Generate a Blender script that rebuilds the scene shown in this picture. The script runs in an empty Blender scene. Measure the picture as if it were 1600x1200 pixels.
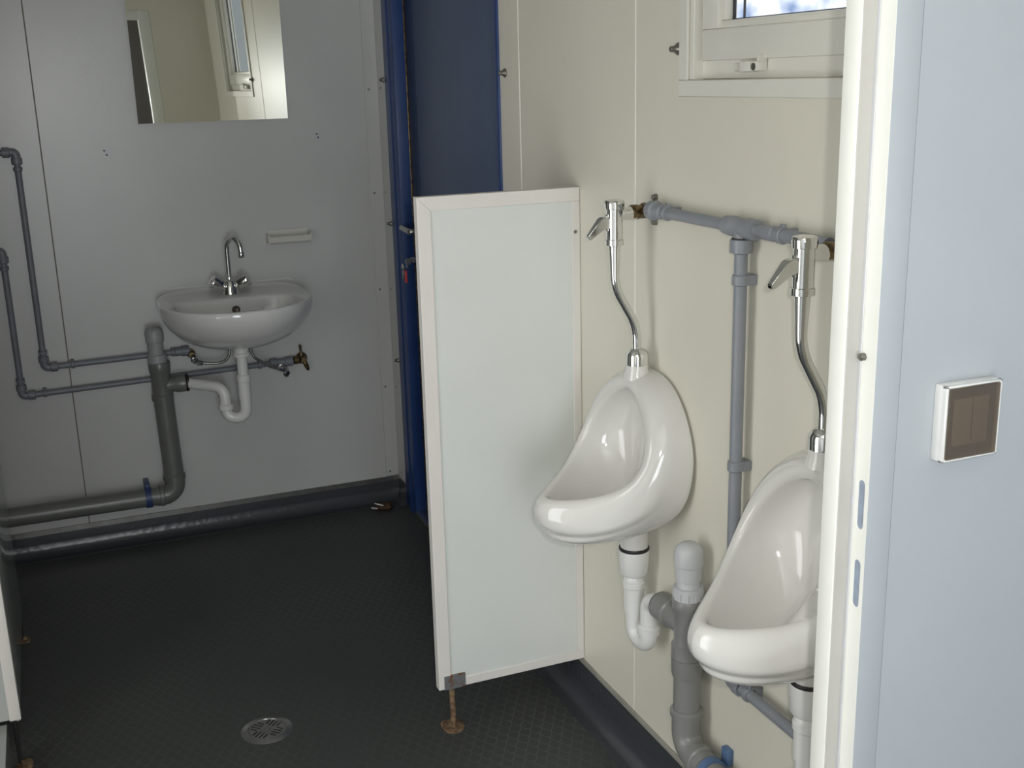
import bpy, bmesh, math, random
from mathutils import Vector, Matrix, noise
random.seed(4)
PI = math.pi
S = bpy.context.scene
C = S.collection

# ------------------------------------------------------------------ camera
YAW, PITCH, ROLL = 0.38126802, 0.26278826, -0.02651546
fw = Vector((math.sin(YAW)*math.cos(PITCH), math.cos(YAW)*math.cos(PITCH), -math.sin(PITCH)))
rt = Vector((math.cos(YAW), -math.sin(YAW), 0)); up = rt.cross(fw)
r2 = rt*math.cos(ROLL)+up*math.sin(ROLL); u2 = -rt*math.sin(ROLL)+up*math.cos(ROLL)
cam_d = bpy.data.cameras.new('camera'); cam = bpy.data.objects.new('camera', cam_d); C.objects.link(cam)
M = Matrix((r2, u2, -fw)).transposed().to_4x4(); M.translation = (0, 0, 1.6)
cam.matrix_world = M
cam_d.sensor_fit = 'HORIZONTAL'; cam_d.sensor_width = 36; cam_d.lens = 36*1782.23/1600
cam_d.clip_start = .02
S.camera = cam

# ------------------------------------------------------------------ world, lamps, exposure
S.view_settings.view_transform = 'Standard'; S.view_settings.look = 'None'
S.view_settings.gamma = 1; S.view_settings.use_curve_mapping = False
S.view_settings.exposure = 0.09
w = bpy.data.worlds.new('sky'); S.world = w; w.use_nodes = True
nt = w.node_tree; nt.nodes.clear()
wo = nt.nodes.new('ShaderNodeOutputWorld'); bg = nt.nodes.new('ShaderNodeBackground')
tc = nt.nodes.new('ShaderNodeTexCoord'); ns = nt.nodes.new('ShaderNodeTexNoise'); rp = nt.nodes.new('ShaderNodeValToRGB')
ns.inputs['Scale'].default_value = 13; ns.inputs['Detail'].default_value = 4
rp.color_ramp.elements[0].position = .40; rp.color_ramp.elements[0].color = (.16, .23, .40, 1)
rp.color_ramp.elements[1].position = .50; rp.color_ramp.elements[1].color = (.95, .97, 1, 1)
nt.links.new(tc.outputs['Generated'], ns.inputs['Vector']); nt.links.new(ns.outputs['Fac'], rp.inputs['Fac'])
nt.links.new(rp.outputs['Color'], bg.inputs['Color']); nt.links.new(bg.outputs[0], wo.inputs[0])
bg.inputs['Strength'].default_value = 1.8

def area(name, loc, target, sx, sy, power, col, portal=False):
    d = bpy.data.lights.new(name, 'AREA'); d.shape = 'RECTANGLE'; d.size = sx; d.size_y = sy
    d.energy = power; d.color = col
    if portal: d.cycles.is_portal = True
    o = bpy.data.objects.new(name, d); C.objects.link(o); o.location = loc
    o.rotation_euler = (Vector(target)-Vector(loc)).to_track_quat('-Z', 'Y').to_euler()
    return o
area('entrance_daylight', (-.10, -1.71, 1.0), (-.10, 0, 1.0), .88, 1.9, 32, (.92, .96, 1))
area('side_door_daylight', (-1.26, 1.50, 1.0), (0, 1.50, 1.0), .78, 1.9, 11, (1, .985, .94))
area('window_portal', (1.235, 1.657, 1.89), (0, 1.657, 1.89), .60, .62, 1, (1, 1, 1), True)
fl = bpy.data.lights.new('camera_flash', 'POINT'); fl.energy = 37; fl.shadow_soft_size = .012; fl.color = (1, .99, .96)
flo = bpy.data.objects.new('camera_flash', fl); C.objects.link(flo); flo.location = (.045, -.02, 1.64)

# ------------------------------------------------------------------ materials
def mat(name, col, rough=.5, metal=0, spec=.5, bump=0, bscale=200, var=0, vscale=8, coat=0, col2=None, mask=(.45, .6)):
    m = bpy.data.materials.new(name); m.use_nodes = True
    n = m.node_tree; b = n.nodes['Principled BSDF']
    b.inputs['Base Color'].default_value = (*col, 1); b.inputs['Roughness'].default_value = rough
    b.inputs['Metallic'].default_value = metal; b.inputs['Specular IOR Level'].default_value = spec
    b.inputs['Coat Weight'].default_value = coat; b.inputs['Coat Roughness'].default_value = .05
    t = n.nodes.new('ShaderNodeTexCoord')
    if var or col2:
        q = n.nodes.new('ShaderNodeTexNoise'); q.inputs['Scale'].default_value = vscale; q.inputs['Detail'].default_value = 5
        n.links.new(t.outputs['Object'], q.inputs['Vector'])
        r = n.nodes.new('ShaderNodeValToRGB'); n.links.new(q.outputs['Fac'], r.inputs['Fac'])
        c2 = col2 if col2 else tuple(min(1, c*(1+var)) for c in col); c1 = col if col2 else tuple(c*(1-var) for c in col)
        r.color_ramp.elements[0].color = (*c1, 1); r.color_ramp.elements[1].color = (*c2, 1)
        r.color_ramp.elements[0].position = mask[0] if col2 else .35; r.color_ramp.elements[1].position = mask[1] if col2 else .65
        n.links.new(r.outputs['Color'], b.inputs['Base Color'])
    if bump:
        q = n.nodes.new('ShaderNodeTexNoise'); q.inputs['Scale'].default_value = bscale; q.inputs['Detail'].default_value = 3
        n.links.new(t.outputs['Object'], q.inputs['Vector'])
        k = n.nodes.new('ShaderNodeBump'); k.inputs['Strength'].default_value = bump; k.inputs['Distance'].default_value = .001
        n.links.new(q.outputs['Fac'], k.inputs['Height']); n.links.new(k.outputs[0], b.inputs['Normal'])
    return m
m_back = mat('panel_grey_white', (.515, .52, .505), .30, bump=.15, bscale=120, var=.03, vscale=3)
m_cream = mat('panel_cream', (.72, .69, .59), .38, bump=.12, bscale=120, var=.02, vscale=3)
m_creamlt = mat('seam_bead_cream', (.80, .78, .72), .4, var=.02)
m_seam = mat('seam_brown', (.16, .14, .11), .6, var=.1)
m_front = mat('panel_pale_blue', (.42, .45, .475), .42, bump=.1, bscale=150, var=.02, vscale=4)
m_frame = mat('frame_white', (.80, .80, .74), .35, bump=.08, bscale=90, var=.02)
m_board = mat('board_grey_white', (.69, .715, .685), .42, bump=.1, bscale=200, var=.015, vscale=5)
m_trim = mat('edge_trim_white', (.74, .71, .67), .4, var=.02)
m_lam = mat('laminate_glossy', (.42, .44, .42), .12, var=.03)
m_ceil = mat('ceiling_white', (.72, .72, .68), .5, var=.02)
m_porc = mat('porcelain', (.71, .695, .66), .09, coat=.5, var=.01)
m_sink = mat('porcelain_basin', (.70, .70, .68), .1, coat=.5, var=.01)
m_chrome = mat('chrome', (.78, .78, .76), .07, 1, var=.03, vscale=30)
m_chromed = mat('chrome_dull', (.5, .5, .48), .22, 1, var=.1, vscale=60)
m_brass = mat('brass_tarnished', (.22, .16, .08), .35, .9, col2=(.10, .075, .045), vscale=60)
m_gpipe = mat('grey_blue_plastic', (.245, .262, .288), .36, var=.04, vscale=20)
m_gpipe_d = mat('grey_blue_plastic_dark', (.185, .20, .225), .42, var=.06, vscale=20)  # darker version of the plastic, for the back wall pipes
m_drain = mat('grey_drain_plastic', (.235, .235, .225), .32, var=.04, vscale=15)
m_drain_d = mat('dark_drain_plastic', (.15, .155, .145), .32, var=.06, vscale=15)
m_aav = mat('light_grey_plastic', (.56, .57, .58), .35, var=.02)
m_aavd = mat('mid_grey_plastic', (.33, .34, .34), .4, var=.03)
m_white = mat('white_plastic', (.76, .76, .735), .22, var=.01)
m_rub = mat('black_rubber', (.015, .013, .013), .5, var=.1)
m_clamp = mat('blue_plastic', (.10, .17, .31), .4, var=.06)
m_clampd = mat('dark_blue_plastic', (.03, .055, .15), .45, var=.06)
m_blue = mat('blue_frame_paint', (.014, .045, .165), .38, bump=.1, bscale=60, var=.08, vscale=9)
m_leaf = mat('blue_grey_door_leaf', (.075, .105, .19), .45, bump=.1, bscale=100, var=.05, vscale=5)
m_lobdoor = mat('dark_brown_door', (.075, .065, .055), .4, var=.05)
m_alu = mat('aluminium', (.42, .42, .40), .25, .9, var=.12, vscale=25)
m_rust = mat('rusty_steel', (.20, .21, .215), .6, .5, col2=(.20, .075, .03), vscale=45, mask=(.5, .6))
m_rusty = mat('heavy_rust', (.10, .055, .03), .8, 0, col2=(.22, .15, .085), vscale=90, mask=(.4, .6))
m_dark = mat('dark_gap', (.02, .02, .02), .7, var=.1)
m_dish = mat('soap_dish_cream', (.60, .585, .53), .35, var=.02)
m_hose = mat('braided_steel', (.35, .35, .33), .3, .9, bump=.8, bscale=600, var=.2, vscale=400)
m_over = mat('overflow_grille', (.13, .11, .09), .4, .6, var=.1)
m_wframe = mat('window_cream', (.74, .725, .655), .36, var=.02)
m_stopshade = mat('beige_stop_shade', (.47, .455, .42), .5, var=.02)  # darker than the frame paint: shade on the stop's front put into colour
m_navy = mat('navy_edge', (.012, .030, .085), .5, var=.05)
m_capstrip = mat('grimy_cap_strip', (.34, .33, .29), .5, col2=(.20, .19, .17), vscale=14, mask=(.45, .7))
m_seam2 = mat('grey_seam', (.22, .24, .26), .6, var=.05)
m_red = mat('red_plastic', (.55, .03, .04), .4, var=.05)
m_baseplate = mat('switch_base', (.30, .28, .25), .5, var=.01)
m_rock = mat('switch_rocker', (.74, .69, .63), .35, var=.01)
m_mirror = mat('mirror_glass', (.70, .71, .66), .015, 1)
m_slot = mat('blue_grey_steel', (.25, .29, .36), .5, var=.12, vscale=80)
m_bolt = mat('grey_bolt', (.20, .195, .17), .35, .7, var=.15, vscale=80)
m_glassframe = mat('window_gasket', (.03, .03, .035), .5, var=.1)
m_lumber = mat('brown_litter', (.06, .03, .014), .7, var=.3, vscale=80)

def trans_mat(name, col, fac, rough=.02):
    m = bpy.data.materials.new(name); m.use_nodes = True; n = m.node_tree; n.nodes.clear()
    o = n.nodes.new('ShaderNodeOutputMaterial'); mx = n.nodes.new('ShaderNodeMixShader')
    tr = n.nodes.new('ShaderNodeBsdfTransparent'); tr.inputs[0].default_value = (*col, 1)
    p = n.nodes.new('ShaderNodeBsdfPrincipled'); p.inputs['Base Color'].default_value = (col[0]*.4, col[1]*.4, col[2]*.4, 1); p.inputs['Roughness'].default_value = rough
    mx.inputs[0].default_value = fac
    n.links.new(tr.outputs[0], mx.inputs[1]); n.links.new(p.outputs[0], mx.inputs[2]); n.links.new(mx.outputs[0], o.inputs[0])
    return m
m_pane = trans_mat('clear_glass', (.97, .98, .98), .06)
m_smoke = trans_mat('smoked_plastic', (.66, .61, .55), .22, .12)

# floor vinyl with a fish-scale emboss
def floor_mat():
    m = bpy.data.materials.new('embossed_vinyl'); m.use_nodes = True; n = m.node_tree; b = n.nodes['Principled BSDF']
    def N(op, a, c=None, clamp=False):
        k = n.nodes.new('ShaderNodeMath'); k.operation = op; k.use_clamp = clamp
        for i, v in enumerate((a, c)):
            if v is None: continue
            if isinstance(v, (int, float)): k.inputs[i].default_value = v
            else: n.links.new(v, k.inputs[i])
        return k.outputs[0]
    g = n.nodes.new('ShaderNodeNewGeometry'); sx = n.nodes.new('ShaderNodeSeparateXYZ'); n.links.new(g.outputs['Position'], sx.inputs[0])
    u = N('DIVIDE', sx.outputs[0], .031); v = N('DIVIDE', sx.outputs[1], .054)
    def ring(off):
        a = N('SUBTRACT', N('FRACT', N('ADD', u, off)), .5); c = N('SUBTRACT', N('FRACT', N('ADD', v, off)), .5)
        l = N('SQRT', N('ADD', N('MULTIPLY', a, a), N('MULTIPLY', c, c)))
        d = N('ABSOLUTE', N('SUBTRACT', l, .46))
        line = N('SUBTRACT', 1, N('DIVIDE', d, .05), True)
        return N('MULTIPLY', line, N('LESS_THAN', c, .0))
    h = N('MAXIMUM', ring(0), ring(.5))
    q = n.nodes.new('ShaderNodeTexNoise'); q.inputs['Scale'].default_value = 2.2; q.inputs['Detail'].default_value = 6
    n.links.new(g.outputs['Position'], q.inputs['Vector'])
    q2 = n.nodes.new('ShaderNodeTexNoise'); q2.inputs['Scale'].default_value = 1.3; n.links.new(g.outputs['Position'], q2.inputs['Vector'])
    wear = N('MULTIPLY', h, N('MULTIPLY', N('SUBTRACT', q2.outputs['Fac'], .35, True), 1.6))
    r = n.nodes.new('ShaderNodeValToRGB'); n.links.new(q.outputs['Fac'], r.inputs['Fac'])
    r.color_ramp.elements[0].color = (.046, .050, .050, 1); r.color_ramp.elements[1].color = (.060, .064, .063, 1)
    mx = n.nodes.new('ShaderNodeMixRGB'); n.links.new(wear, mx.inputs[0]); n.links.new(r.outputs[0], mx.inputs[1]); mx.inputs[2].default_value = (.17, .16, .13, 1)
    n.links.new(mx.outputs[0], b.inputs['Base Color'])
    b.inputs['Roughness'].default_value = .5; b.inputs['Specular IOR Level'].default_value = .35
    k = n.nodes.new('ShaderNodeBump'); k.inputs['Strength'].default_value = .5; k.inputs['Distance'].default_value = .0006
    n.links.new(h, k.inputs['Height']); n.links.new(k.outputs[0], b.inputs['Normal'])
    return m
m_floor = floor_mat()
def cove_mat():
    m = mat('embossed_vinyl_cove', (.05, .055, .062), .26); n = m.node_tree; b = n.nodes['Principled BSDF']
    t = n.nodes.new('ShaderNodeTexCoord'); v = n.nodes.new('ShaderNodeTexVoronoi'); v.inputs['Scale'].default_value = 42
    n.links.new(t.outputs['Object'], v.inputs['Vector'])
    k = n.nodes.new('ShaderNodeBump'); k.inputs['Strength'].default_value = .35; k.inputs['Distance'].default_value = .002
    n.links.new(v.outputs['Distance'], k.inputs['Height']); n.links.new(k.outputs[0], b.inputs['Normal'])
    return m
m_cove = cove_mat()

# ------------------------------------------------------------------ mesh helpers
def finish(bm, name, m, parent=None, smooth=True, ang=38, loc=None):
    bmesh.ops.recalc_face_normals(bm, faces=bm.faces)
    if smooth:
        for f in bm.faces: f.smooth = True
        for e in bm.edges:
            if len(e.link_faces) == 2 and e.calc_face_angle(0) > math.radians(ang): e.smooth = False
    me = bpy.data.meshes.new(name); bm.to_mesh(me); bm.free()
    for k in (m if isinstance(m, (list, tuple)) else [m]): me.materials.append(k)
    o = bpy.data.objects.new(name, me); C.objects.link(o)
    if parent:
        o.parent = parent; o.matrix_parent_inverse = Matrix.Identity(4)
        o.location = -parent.location      # meshes are written in world metres; thing empties are only moved, never turned
        if parent.parent: o.location = -(parent.location + parent.parent.location) if False else Vector((0, 0, 0))
    return o
def thing(name, label, cat, loc=(0, 0, 0), group=None):
    o = bpy.data.objects.new(name, None); C.objects.link(o); o.location = loc; o.empty_display_size = .05
    o['label'] = label; o['category'] = cat
    if group: o['group'] = group
    return o
def tag(o, label, cat, group=None):
    o['label'] = label; o['category'] = cat
    if group: o['group'] = group
    return o
def struct(o): o['kind'] = 'structure'; return o
def sroot(name, loc=(0, 0, 0)):
    o = bpy.data.objects.new(name, None); C.objects.link(o); o.location = loc; o['kind'] = 'structure'; o.empty_display_size = .05; return o
def dup(root, d, label, group=None):
    r = root.copy(); C.objects.link(r); r.location = Vector(root.location)+Vector(d); r['label'] = label
    if group: r['group'] = group
    for ch in list(root.children):
        c = ch.copy(); C.objects.link(c); c.parent = r
        for gch in list(ch.children):
            g = gch.copy(); C.objects.link(g); g.parent = c
    return r

def box(bm, a, b, bev=0, seg=2):
    x0, x1 = sorted((a[0], b[0])); y0, y1 = sorted((a[1], b[1])); z0, z1 = sorted((a[2], b[2]))
    v = [bm.verts.new(p) for p in ((x0,y0,z0),(x1,y0,z0),(x1,y1,z0),(x0,y1,z0),(x0,y0,z1),(x1,y0,z1),(x1,y1,z1),(x0,y1,z1))]
    fs = [bm.faces.new([v[i] for i in f]) for f in ((0,3,2,1),(4,5,6,7),(0,1,5,4),(1,2,6,5),(2,3,7,6),(3,0,4,7))]
    if bev:
        es = list({e for f in fs for e in f.edges})
        bmesh.ops.bevel(bm, geom=es, offset=bev, segments=seg, profile=.5, affect='EDGES')
    return v
def bx(name, a, b, m, parent=None, bev=0, seg=2):
    bm = bmesh.new(); box(bm, a, b, bev, seg); return finish(bm, name, m, parent, smooth=bev > 0)

def fillet(pts, rads, n=8):
    pts = [Vector(p) for p in pts]; out = [pts[0]]
    for i in range(1, len(pts)-1):
        r = rads[i-1] if isinstance(rads, (list, tuple)) else rads
        a, b, c = pts[i-1], pts[i], pts[i+1]; d1 = (a-b).normalized(); d2 = (c-b).normalized()
        th = d1.angle(d2)
        if r <= 0 or th > PI-.02: out.append(b); continue
        t = min(r/math.tan(th/2), (a-b).length*.98, (c-b).length*.98); r = t*math.tan(th/2)
        cen = b+(d1+d2).normalized()*(r/math.sin(th/2)); p1 = b+d1*t; p2 = b+d2*t
        v1 = p1-cen; v2 = p2-cen; an = v1.angle(v2); ax = v1.cross(v2).normalized()
        for k in range(n+1): out.append(cen+Matrix.Rotation(an*k/n, 3, ax)@v1)
    out.append(pts[-1]); return out
def tube(bm, path, r, seg=20, caps=True, hollow=0):
    path = [Vector(p) for p in path]; n = len(path)
    rs = r if isinstance(r, (list, tuple)) else [r]*n
    T = []
    for i in range(n):
        t = Vector((0, 0, 0))
        if i: t += (path[i]-path[i-1]).normalized() if (path[i]-path[i-1]).length > 1e-9 else Vector((0,0,0))
        if i < n-1: t += (path[i+1]-path[i]).normalized() if (path[i+1]-path[i]).length > 1e-9 else Vector((0,0,0))
        T.append(t.normalized() if t.length > 1e-9 else (T[-1] if T else Vector((0, 0, 1))))
    ref = Vector((0, 0, 1)) if abs(T[0].z) < .9 else Vector((1, 0, 0))
    u = (ref-T[0]*ref.dot(T[0])).normalized(); rings = []
    for i in range(n):
        u = (u-T[i]*u.dot(T[i])).normalized(); v = T[i].cross(u)
        rings.append([bm.verts.new(path[i]+(u*math.cos(2*PI*k/seg)+v*math.sin(2*PI*k/seg))*max(rs[i], 1e-5)) for k in range(seg)])
    for i in range(n-1):
        for k in range(seg):
            bm.faces.new((rings[i][k], rings[i][(k+1) % seg], rings[i+1][(k+1) % seg], rings[i+1][k]))
    if caps: bm.faces.new(rings[0][::-1]); bm.faces.new(rings[-1])
def tb(name, path, r, m, parent=None, seg=20):
    bm = bmesh.new(); tube(bm, path, r, seg); return finish(bm, name, m, parent)
def lathe(bm, base, axis, prof, seg=24):
    """prof: (distance along axis, radius) pairs"""
    base = Vector(base); ax = Vector(axis).normalized()
    ref = Vector((0, 0, 1)) if abs(ax.z) < .9 else Vector((1, 0, 0))
    u = (ref-ax*ref.dot(ax)).normalized(); v = ax.cross(u); rings = []
    for t, r in prof:
        rings.append([bm.verts.new(base+ax*t+(u*math.cos(2*PI*k/seg)+v*math.sin(2*PI*k/seg))*max(r, 1e-5)) for k in range(seg)])
    for i in range(len(prof)-1):
        for k in range(seg):
            bm.faces.new((rings[i][k], rings[i][(k+1) % seg], rings[i+1][(k+1) % seg], rings[i+1][k]))
    bm.faces.new(rings[0][::-1]); bm.faces.new(rings[-1])
def lt(name, base, axis, prof, m, parent=None, seg=24):
    bm = bmesh.new(); lathe(bm, base, axis, prof, seg); return finish(bm, name, m, parent)
def collar(r, t0, t1, b=.002):
    return [(t0, r-b), (t0+b, r), (t1-b, r), (t1, r-b)]
def rings_mesh(rings, cap0=False, cap1=False):
    bm = bmesh.new(); R = [[bm.verts.new(p) for p in ring] for ring in rings]; n = len(rings[0])
    for i in range(len(R)-1):
        for k in range(n): bm.faces.new((R[i][k], R[i][(k+1) % n], R[i+1][(k+1) % n], R[i+1][k]))
    for flag, ring in ((cap0, R[0]), (cap1, R[-1])):
        if flag:
            c = Vector((0, 0, 0))
            for v in ring: c += v.co
            cv = bm.verts.new(c/n)
            for k in range(n): bm.faces.new((ring[k], ring[(k+1) % n], cv))
    return bm
def subsurf(o, lv=3):
    md = o.modifiers.new('smooth', 'SUBSURF'); md.levels = lv; md.render_levels = lv
    for p in o.data.polygons: p.use_smooth = True
def stadium(cy, z0, z1, wd, n=6):
    r = wd/2; pts = []
    for k in range(n+1): a = PI*k/n; pts.append((cy+r*math.cos(a), z1-r+r*math.sin(a)))
    for k in range(n+1): a = PI+PI*k/n; pts.append((cy+r*math.cos(a), z0+r+r*math.sin(a)))
    return pts

W, D, FY = 1.165, 4.13, 1.0        # right wall, back wall, front (door) wall
LX, HC = -1.2, 2.35

# ------------------------------------------------------------------ setting
bm = bmesh.new(); box(bm, (LX-.05, -1.7, -.06), (1.8, D+.06, 0)); struct(finish(bm, 'floor', m_floor, smooth=False))
bm = bmesh.new(); box(bm, (LX-.05, -1.7, HC), (1.8, D+.06, HC+.06)); struct(finish(bm, 'ceiling', m_ceil, smooth=False))
wb = struct(bx('wall_back', (LX-.05, D, 0), (W+.12, D+.06, HC), m_back))
bx('seam_groove', (.0055, D-.0012, .093), (.0095, D+.001, HC), m_seam, wb)
bx('seam_groove', (-.592, D-.0012, .093), (-.588, D+.001, HC), m_seam, wb)
bm = bmesh.new()                                    # right wall with door and window openings
for y0, y1, z0, z1 in ((FY, 1.36, 0, HC), (1.36, 1.956, 0, 1.586), (1.36, 1.956, 2.19, HC), (1.956, 2.962, 0, HC), (2.962, 3.90, 2.0, HC), (3.90, D, 0, HC)):
    box(bm, (W, y0, z0), (W+.055, y1, z1))
wr = struct(finish(bm, 'wall_right', m_cream, smooth=False))
for y in (2.800, 2.172): bx('seam_bead', (W-.0016, y-.0022, .118), (W+.001, y+.0022, HC), m_creamlt, wr, .0008, 1)
bm = bmesh.new()                                    # front wall with the doorway
for x0, x1, z0, z1 in ((LX, -.20, 0, HC), (-.20, .878, 2.03, HC), (.878, 1.8, 0, HC)):
    box(bm, (x0, FY, z0), (x1, FY+.055, z1))
struct(finish(bm, 'wall_front', [m_front], smooth=False))
bm = bmesh.new()                                    # inner skin of the front wall
for x0, x1, z0, z1 in ((LX, -.20, 0, HC), (-.20, .878, 2.03, HC), (.878, W, 0, HC)):
    box(bm, (x0, FY+.0555, z0), (x1, FY+.060, z1))
struct(finish(bm, 'wall_front_inner', m_cream, smooth=False))
bm = bmesh.new()                                    # left wall with two outer door openings
for y0, y1, z0, z1 in ((-1.7, 1.09, 0, HC), (1.09, 1.91, 2.0, HC), (1.91, D, 0, HC)):
    box(bm, (LX-.055, y0, z0), (LX, y1, z1))
struct(finish(bm, 'wall_left', m_back, smooth=False))
struct(bx('wall_lobby_right', (1.75, -1.7, 0), (1.8, FY, HC), m_front))
bm = bmesh.new()                                    # lobby rear wall, open entrance behind the photographer
for x0, x1, z0, z1 in ((LX, -.55, 0, HC), (-.55, .35, 2.0, HC), (.35, 1.8, 0, HC)): box(bm, (x0, -1.7, z0), (x1, -1.65, z1))
struct(finish(bm, 'wall_lobby_rear', m_front, smooth=False))
ld = sroot('door_3', (.8, -1.64, 0))
def wpart(name, a, b, m, parent, bev=0):            # world-metre box parented to a placed root
    return bx(name, a, b, m, parent, bev)
wpart('leaf', (.40, -1.65, .01), (1.40, -1.61, 2.30), m_lobdoor, ld, .003)
tb('lever_handle', fillet([(.72, -1.61, 1.05), (.72, -1.56, 1.05), (.84, -1.56, 1.05)], .012), .009, m_chrome, ld)

# coved skirting, back and right
def cove(name, path_fn, L0, L1, h, parent=None):
    prof = [(0, h), (-.003, h), (-.0035, h-.004), (-.0035, .042)]
    for k in range(7):
        a = k/6*PI/2; prof.append((-.0035-.034*(1-math.cos(a)), .042-.040*math.sin(a)))
    prof += [(-.06, .0012), (-.06, 0), (0, 0)]
    bm = bmesh.new(); A = [bm.verts.new(path_fn(L0, o, z)) for o, z in prof]; B = [bm.verts.new(path_fn(L1, o, z)) for o, z in prof]
    n = len(prof)
    for i in range(n): bm.faces.new((A[i], A[(i+1) % n], B[(i+1) % n], B[i]))
    bm.faces.new(A); bm.faces.new(B[::-1])
    return finish(bm, name, m_cove, parent)
bb = struct(cove('baseboard_back', lambda t, o, z: (t, D+o, z), LX, W, .076))
bx('steel_strip', (LX, D-.006, .075), (W, D+.0, .095), m_alu, bb, .001, 1)
br = struct(cove('baseboard_right', lambda t, o, z: (W+o, t, z), FY+.06, 2.935, .112))
bx('cap_strip', (W-.0065, FY+.06, .108), (W, 2.935, .120), m_capstrip, br, .001, 1)
br2 = struct(cove('baseboard_right_end', lambda t, o, z: (W+o, t, z), 4.022, D, .08))
bx('cap_strip', (W-.005, 4.025, .079), (W, D, .09), m_alu, br2, .001, 1)
# corner profile, back right
bm = bmesh.new(); box(bm, (1.112, D-.004, .096), (W, D, HC), .0012, 1); box(bm, (W-.004, 4.026, .091), (W, D-.004, HC), .0012, 1)
ct = struct(finish(bm, 'trim_1', m_back))
for z in (1.57, 1.20, .84, .46, .115):
    lt('screw', (1.128, D-.004, z), (0, -1, 0), [(0, .0045), (.0015, .004), (.002, .002)], m_bolt, ct, 10)
    lt('screw', (W-.004, 4.088, z+.004), (-1, 0, 0), [(0, .004), (.0015, .0035), (.002, .002)], m_bolt, ct, 10)

# blue outer door in the right wall
d1 = sroot('door_1', (W, 3.4, 0))
bm = bmesh.new()
box(bm, (W-.006, 3.8985, 0), (W+.075, 4.024, 2.12), .003)                   # lock-side jamb
box(bm, (W-.006, 2.934, 0), (W+.075, 2.9635, 2.12), .003)                   # hinge-side jamb
box(bm, (W-.006, 2.960, 1.9985), (W+.075, 3.900, 2.12), .003)                 # head
box(bm, (W-.010, 3.955, 0), (W-.005, 3.962, 2.12), .001, 1)                # folded line along the jamb
finish(bm, 'door_frame', m_blue, d1)
wpart('seal', (W+.034, 3.8945, .02), (W+.040, 3.8985, 2.0), m_brass, d1, .001)
wpart('edge_profile', (W+.0385, 3.800, .02), (W+.05, 3.8945, 2.0), m_navy, d1, .001)
lf = wpart('leaf', (W+.040, 2.9645, .015), (W+.074, 3.8975, 1.998), m_leaf, d1, .002)
wpart('threshold', (W-.01, 2.955, 0), (W+.09, 3.90, .022), m_alu, d1, .003)
lh = tb('lever_handle', fillet([(W+.036, 3.79, 1.090), (W-.010, 3.79, 1.092), (W-.008, 3.89, 1.096)], .012), .011, m_alu, lf, 14)
wpart('handle_plate', (W+.030, 3.765, .96), (W+.0385, 3.815, 1.13), m_alu, lf, .003)
lt('lock_cylinder', (W+.036, 3.79, .995), (-1, 0, 0), [(0, .014), (.018, .014), (.02, .012)], m_brass, lf, 18)
kb = thing('key_bunch', 'small bunch of keys with a red tag hanging in the blue door lock', 'keys', (W+.0, 3.80, .97))
bm = bmesh.new(); box(bm, (W-.014, 3.787, .985), (W+.018, 3.791, 1.004), .001, 1); lathe(bm, (W-.022, 3.789, .99), (0, 1, 0), [(-.002, .012), (.002, .012)], 18)
finish(bm, 'key', m_chromed, kb)
bm = bmesh.new()
ringp = [Vector((W-.026+.013*math.cos(a)*.5, 3.79+.012*math.cos(a), .975+.013*math.sin(a))) for a in [2*PI*k/20 for k in range(21)]]
tube(bm, ringp, .0012, 8); finish(bm, 'key_ring', m_chromed, kb)
bm = bmesh.new(); box(bm, (W-.036, 3.812, .925), (W-.033, 3.822, .965), .001, 1); lathe(bm, (W-.036, 3.815, .968), (1, 0, 0), [(0, .013), (.003, .013)], 16)
finish(bm, 'spare_key', m_chromed, kb)
bx('tag', (W-.034, 3.785, .915), (W-.029, 3.806, .958), m_red, kb, .002)

# window in the right wall
wn = sroot('window_1', (W, 1.66, 1.6))
bm = bmesh.new()                                    # flat casing on the wall face
y0, y1, z0, z1 = 1.36, 1.956, 1.586, 2.19
for a, b in (((W-.006, y0-.031, z0-.031), (W+.0, y1+.031, z0)), ((W-.006, y0-.031, z1), (W, y1+.031, z1+.031)), ((W-.006, y0-.031, z0), (W, y0, z1)), ((W-.006, y1, z0), (W, y1+.031, z1))): box(bm, a, b, .0015, 1)
finish(bm, 'casing', m_wframe, wn)
bm = bmesh.new()                                    # fixed frame, set back
for a, b in (((W+.0, y0, z0), (W+.075, y0+.014, z1)), ((W+.0, y1-.014, z0), (W+.075, y1, z1)), ((W+.022, y0, z0), (W+.075, y1, z0+.036)), ((W+.022, y0, z1-.036), (W+.075, y1, z1))): box(bm, a, b, .002, 1)
finish(bm, 'fixed_frame', m_wframe, wn)
sy0, sy1, sz0, sz1 = y0+.022, y1-.022, z0+.034, z1-.03
def ringframe(bm, y0, y1, z0, z1, t, x0, x1, bev=.002):
    for a, b in (((x0, y0, z0), (x1, y1, z0+t)), ((x0, y0, z1-t), (x1, y1, z1)), ((x0, y0, z0+t), (x1, y0+t, z1-t)), ((x0, y1-t, z0+t), (x1, y1, z1-t))): box(bm, a, b, bev, 2)
bm = bmesh.new(); ringframe(bm, sy0, sy1, sz0, sz1, .056, W+.012, W+.05, .003); sash = finish(bm, 'sash', m_wframe, wn)
bm = bmesh.new(); ringframe(bm, sy0+.054, sy1-.054, sz0+.054, sz1-.054, .016, W+.018, W+.045, .004); finish(bm, 'glazing_bead', m_wframe, sash)
bm = bmesh.new(); ringframe(bm, sy0+.069, sy1-.069, sz0+.069, sz1-.069, .0035, W+.034, W+.040, 0); ringframe(bm, sy0+.086, sy1-.086, sz0+.0705, sz1-.07, .0025, W+.046, W+.050, 0); finish(bm, 'gasket', m_glassframe, sash)
bx('pane', (W+.036, sy0+.07, sz0+.07), (W+.039, sy1-.07, sz1-.07), m_pane, sash)
lz = z0+.021
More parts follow.
